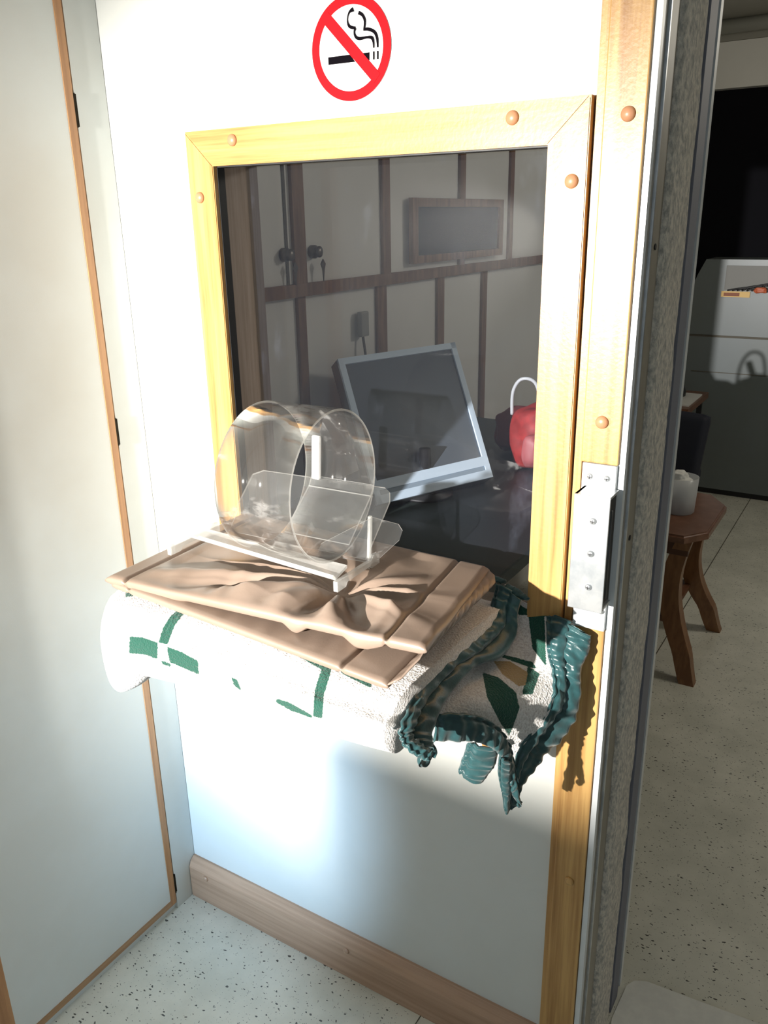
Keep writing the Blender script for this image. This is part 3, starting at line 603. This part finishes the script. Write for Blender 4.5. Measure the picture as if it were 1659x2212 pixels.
# red bag and clutter beside it
def blob(name, c, rad, m, parent=None, amp=.12, seed=0, flat=.0):
    b = B(); bmesh.ops.create_icosphere(b, subdivisions=4, radius=1)
    for v in b.verts:
        p = v.co.copy(); s = 1 + amp * noise.noise(p * 1.8 + Vector((seed, 0, 0))); q = Vector((abs(p.x) ** .75 * (1 if p.x > 0 else -1), abs(p.y) ** .75 * (1 if p.y > 0 else -1), abs(p.z) ** .75 * (1 if p.z > 0 else -1)))
        v.co = Vector(c) + Vector((q.x * rad[0], q.y * rad[1], q.z * rad[2])) * s
    return obj(name, b, m, parent, True)
rb = thing('red_bag', (.42, .78, .726), 'red fabric bag with a dark flap, standing at the right behind the window pane', 'bag')
blob('bag_body', (.375, .84, .80), (.060, .055, .072), REDF, rb, .15, 1); blob('pocket', (.385, .785, .780), (.022, .02, .038), mat('pale_red_pocket', (.45, .12, .13), .5), rb, .1, 3)
obj('handle', tube(B(), cr([(.32, .82, .85), (.325, .81, .905), (.345, .81, .935), (.375, .82, .925), (.39, .83, .86)], 30), .004), mat('pale_cord', (.5, .52, .55), .4), rb, True)
rc = tag(blob('red_pouch', (.285, .945, .783), (.055, .05, .054), mat('dark_red_cloth', (.20, .03, .035), .7), None, .2, 6), 'dark red soft pouch between the monitor and the red bag', 'pouch')
tag(obj('yellow_marker', tube(B(), [(.35, .93, .895), (.375, .955, .838)], .009, 14), mat('yellow_plastic', (.6, .55, .2), .4), None, True), 'small yellow marker pen leaning behind the red pouch', 'pen')
pc = thing('penholder', (.43, .955, .726), 'dark pen holder cup behind the red pouch', 'cup')
obj('cup', lathe(B(), [(.03, 0), (.034, .115), (.030, .115), (.027, .004)], (.43, .955, .726), n=32), BLACK, pc, True)

# ------------------------------------------------------------ office through the doorway
st = thing('side_table', (.45, 1.5, 0), 'small reddish-brown wooden side table with curved legs and clipped corners, in the office', 'table')
ch = .07; xa, xb, ya, yb = .20, .690, 1.285, 1.700; tz = .45
oct_ = [(xa + ch, ya), (xb - .05, ya), (xb, ya + .07), (xb, yb - .09), (xb - .06, yb), (xa + ch, yb), (xa, yb - ch), (xa, ya + ch)]
b = prism(B(), [(x, y, tz - .022) for x, y in oct_], (0, 0, .022)); bmesh.ops.bevel(b, geom=[e for e in b.edges if all(v.co.z > tz - .001 for v in e.verts)], offset=.006, segments=3, affect='EDGES'); obj('table_top', b, TABLEW, st)
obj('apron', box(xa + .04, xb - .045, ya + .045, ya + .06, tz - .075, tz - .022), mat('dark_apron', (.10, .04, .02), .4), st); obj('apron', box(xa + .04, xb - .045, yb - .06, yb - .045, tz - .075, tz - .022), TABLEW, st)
LEGW = mat('orange_brown_leg', (.27, .125, .05), .35, vcol=(.19, .08, .03), vscale=(60, 60, 10))
obj('lower_shelf', box(xa + .06, xb - .08, ya + .06, yb - .06, .155, .172), TABLEW, st)
for sx, sy in ((xb - .055, ya + .055), (xb - .055, yb - .055), (xa + .055, ya + .055), (xa + .055, yb - .055)):
    ox = 1 if sx > .4 else -1; oy = -1 if sy < 1.5 else 1; b = B(); G = []
    for k in range(24):
        s = k / 23; z = (tz - .022) * (1 - s); off = .028 * (s ** 3) * 1.9 - .035 * math.sin(math.pi * min(1, s * 1.25)) * 1; ww = .021 + .006 * math.sin(math.pi * s) 
        cx_, cy_ = sx + ox * off, sy + oy * off * .7
        G.append([Vector((cx_ - ww, cy_ - ww * .8, z)), Vector((cx_ + ww, cy_ - ww * .8, z)), Vector((cx_ + ww, cy_ + ww * .8, z)), Vector((cx_ - ww, cy_ + ww * .8, z))])
    b = gridmesh(G, True); b.verts.ensure_lookup_table(); b.faces.new(b.verts[:4]); b.faces.new(b.verts[-4:]); bmesh.ops.recalc_face_normals(b, faces=b.faces[:]); obj('leg', b, LEGW, st)
jr = thing('wadding_jar', (.585, 1.487, tz), 'frosted plastic jar filled with white cotton on the side table', 'jar')
JC = (.577, 1.487); obj('jar_wall', lathe(B(), [(.001, 0), (.040, 0), (.043, .004), (.047, .108), (.0445, .108), (.041, .006), (.001, .004)], (*JC, tz + .0005), n=40), JARM, jr, True)
blob('cotton', (*JC, tz + .058), (.038, .038, .050), TISS, jr, .08, 2); blob('cotton', (JC[0] - .008, JC[1], tz + .105), (.022, .020, .018), TISS, jr, .3, 4)
sho = thing('black_shoe', (.50, 1.45, .172), 'black shoe-like bundle on the lower shelf of the side table', 'shoe'); blob('upper', (.50, 1.45, .200), (.075, .04, .028), BLACK, sho, .35, 8); blob('heel', (.455, 1.455, .225), (.03, .03, .035), BLACK, sho, .3, 5)
oc2 = thing('office_chair', (.33, 2.2, 0), 'dark navy office chair beyond the side table', 'chair')
b = B(); addbox(b, -.20, .20, -.03, .03, .28, .62, .028, Matrix.Translation((.325, 2.10, 0)) @ Matrix.Rotation(-.25, 4, 'Z')); bmesh.ops.subdivide_edges(b, edges=b.edges[:], cuts=1, use_grid_fill=True)
for v in b.verts: v.co.x += .10 * (v.co.z - .42)
obj('backrest', b, NAVY, oc2, True); obj('seat', box(.06, .46, 2.14, 2.44, .27, .33, .02), NAVY, oc2); obj('stem', tube(B(), [(.26, 2.28, .04), (.26, 2.28, .27)], .025), BLACK, oc2, True)
b = B()
for k in range(5):
    a = k * 2 * math.pi / 5; merge(b, tube(B(), [(.26, 2.28, .06), (.26 + .2 * math.cos(a), 2.28 + .2 * math.sin(a), .03)], .014))
obj('star_base', b, BLACK, oc2)
mc = thing('grey_machine', (.8, 3.15, 0), 'large pale grey plastic cabinet machine with a rounded top at the office end wall', 'machine')
prof = [(.135, .03), (.115, .30), (.120, .60), (.128, .68), (.150, .745), (.165, .755), (.165, .78), (.185, .90), (.225, 1.02), (.255, 1.085)]
def side(z0, z1):
    P = [p for p in prof if z0 <= p[1] <= z1]; return [(x, 3.12, z) for x, z in P] + [(1.6, 3.12, P[-1][1]), (1.6, 3.12, P[0][1])]
obj('lower_body', prism(B(), side(.0, .746), (0, .22, 0)), MACH, mc); obj('upper_body', prism(B(), side(.754, 1.2), (0, .22, 0)), MACH, mc)
obj('dark_seam', box(.165, 1.59, 3.125, 3.33, .745, .756), GROOVE, mc); obj('panel_joint', box(.24, 1.5, 3.117, 3.12, .585, .588), GROOVE, mc); obj('panel_joint', box(.21, .213, 3.117, 3.12, .588, .74), GROOVE, mc)
obj('recess', box(.345, 1.3, 3.114, 3.12, .955, 1.06), mat('grey_recess', (.13, .13, .12), .5), mc)
obj('yellow_label', box(.335, .455, 3.113, 3.119, .925, .950), YEL, mc); obj('label_print', box(.346, .412, 3.1115, 3.113, .930, .944), BROWNINK, mc)
b = B()
for k in range(7): merge(b, tube(B(), cr([(.36 + k * .02, 3.11, .954), (.42 + k * .02, 3.105, .965 + .004 * k), (.48 + .02 * k, 3.11, .956 + .004 * (k % 3)), (.56, 3.11, .954)], 16), .0035, 6))
obj('wire_tangle', b, BLACK, mc, True); blob('orange_bundle', (.495, 3.105, .958), (.028, .010, .012), ORNG, mc, .3, 3)
obj('plinth', box(.13, 1.58, 3.14, 3.33, 0, .032), BLACK, mc)
d2 = thing('office_desk', (.1, 2.7, 0), 'far office desk with papers, mostly hidden behind the door jamb', 'desk'); obj('desk_top', box(.02, .36, 2.55, 2.95, .50, .525), TABLEW, d2)
for x, y in ((.04, 2.57), (.32, 2.57), (.04, 2.92), (.32, 2.92)): obj('leg', box(x, x + .02, y, y + .02, 0, .50), BLACK, d2)
tag(obj('paper_sheet', box(.12, .35, 2.60, 2.86, .5255, .532), PAPER), 'white papers lying on the far office desk', 'paper')
tag(obj('desk_phone', lathe(B(), [(.06, 0), (.062, .02), (.05, .05), (.02, .07)], (.235, 2.78, .5325), n=28), BLACK, None, True), 'small rounded black object on the papers of the far desk', 'phone')
fm = [(.826, .138), (.829, .215), (.838, .232), (.857, .241), (1.50, .290), (1.50, -.06), (.86, -.02)]
tag(obj('floor_mat', prism(B(), [(x, y, .0004) for x, y in fm], (0, 0, .005)), mat('pale_grey_mat', (.85, .85, .80), .7, vcol=(.78, .78, .74), vscale=(40, 40, 40))), 'thin pale grey mat on the floor at the bottom right of the doorway', 'mat')
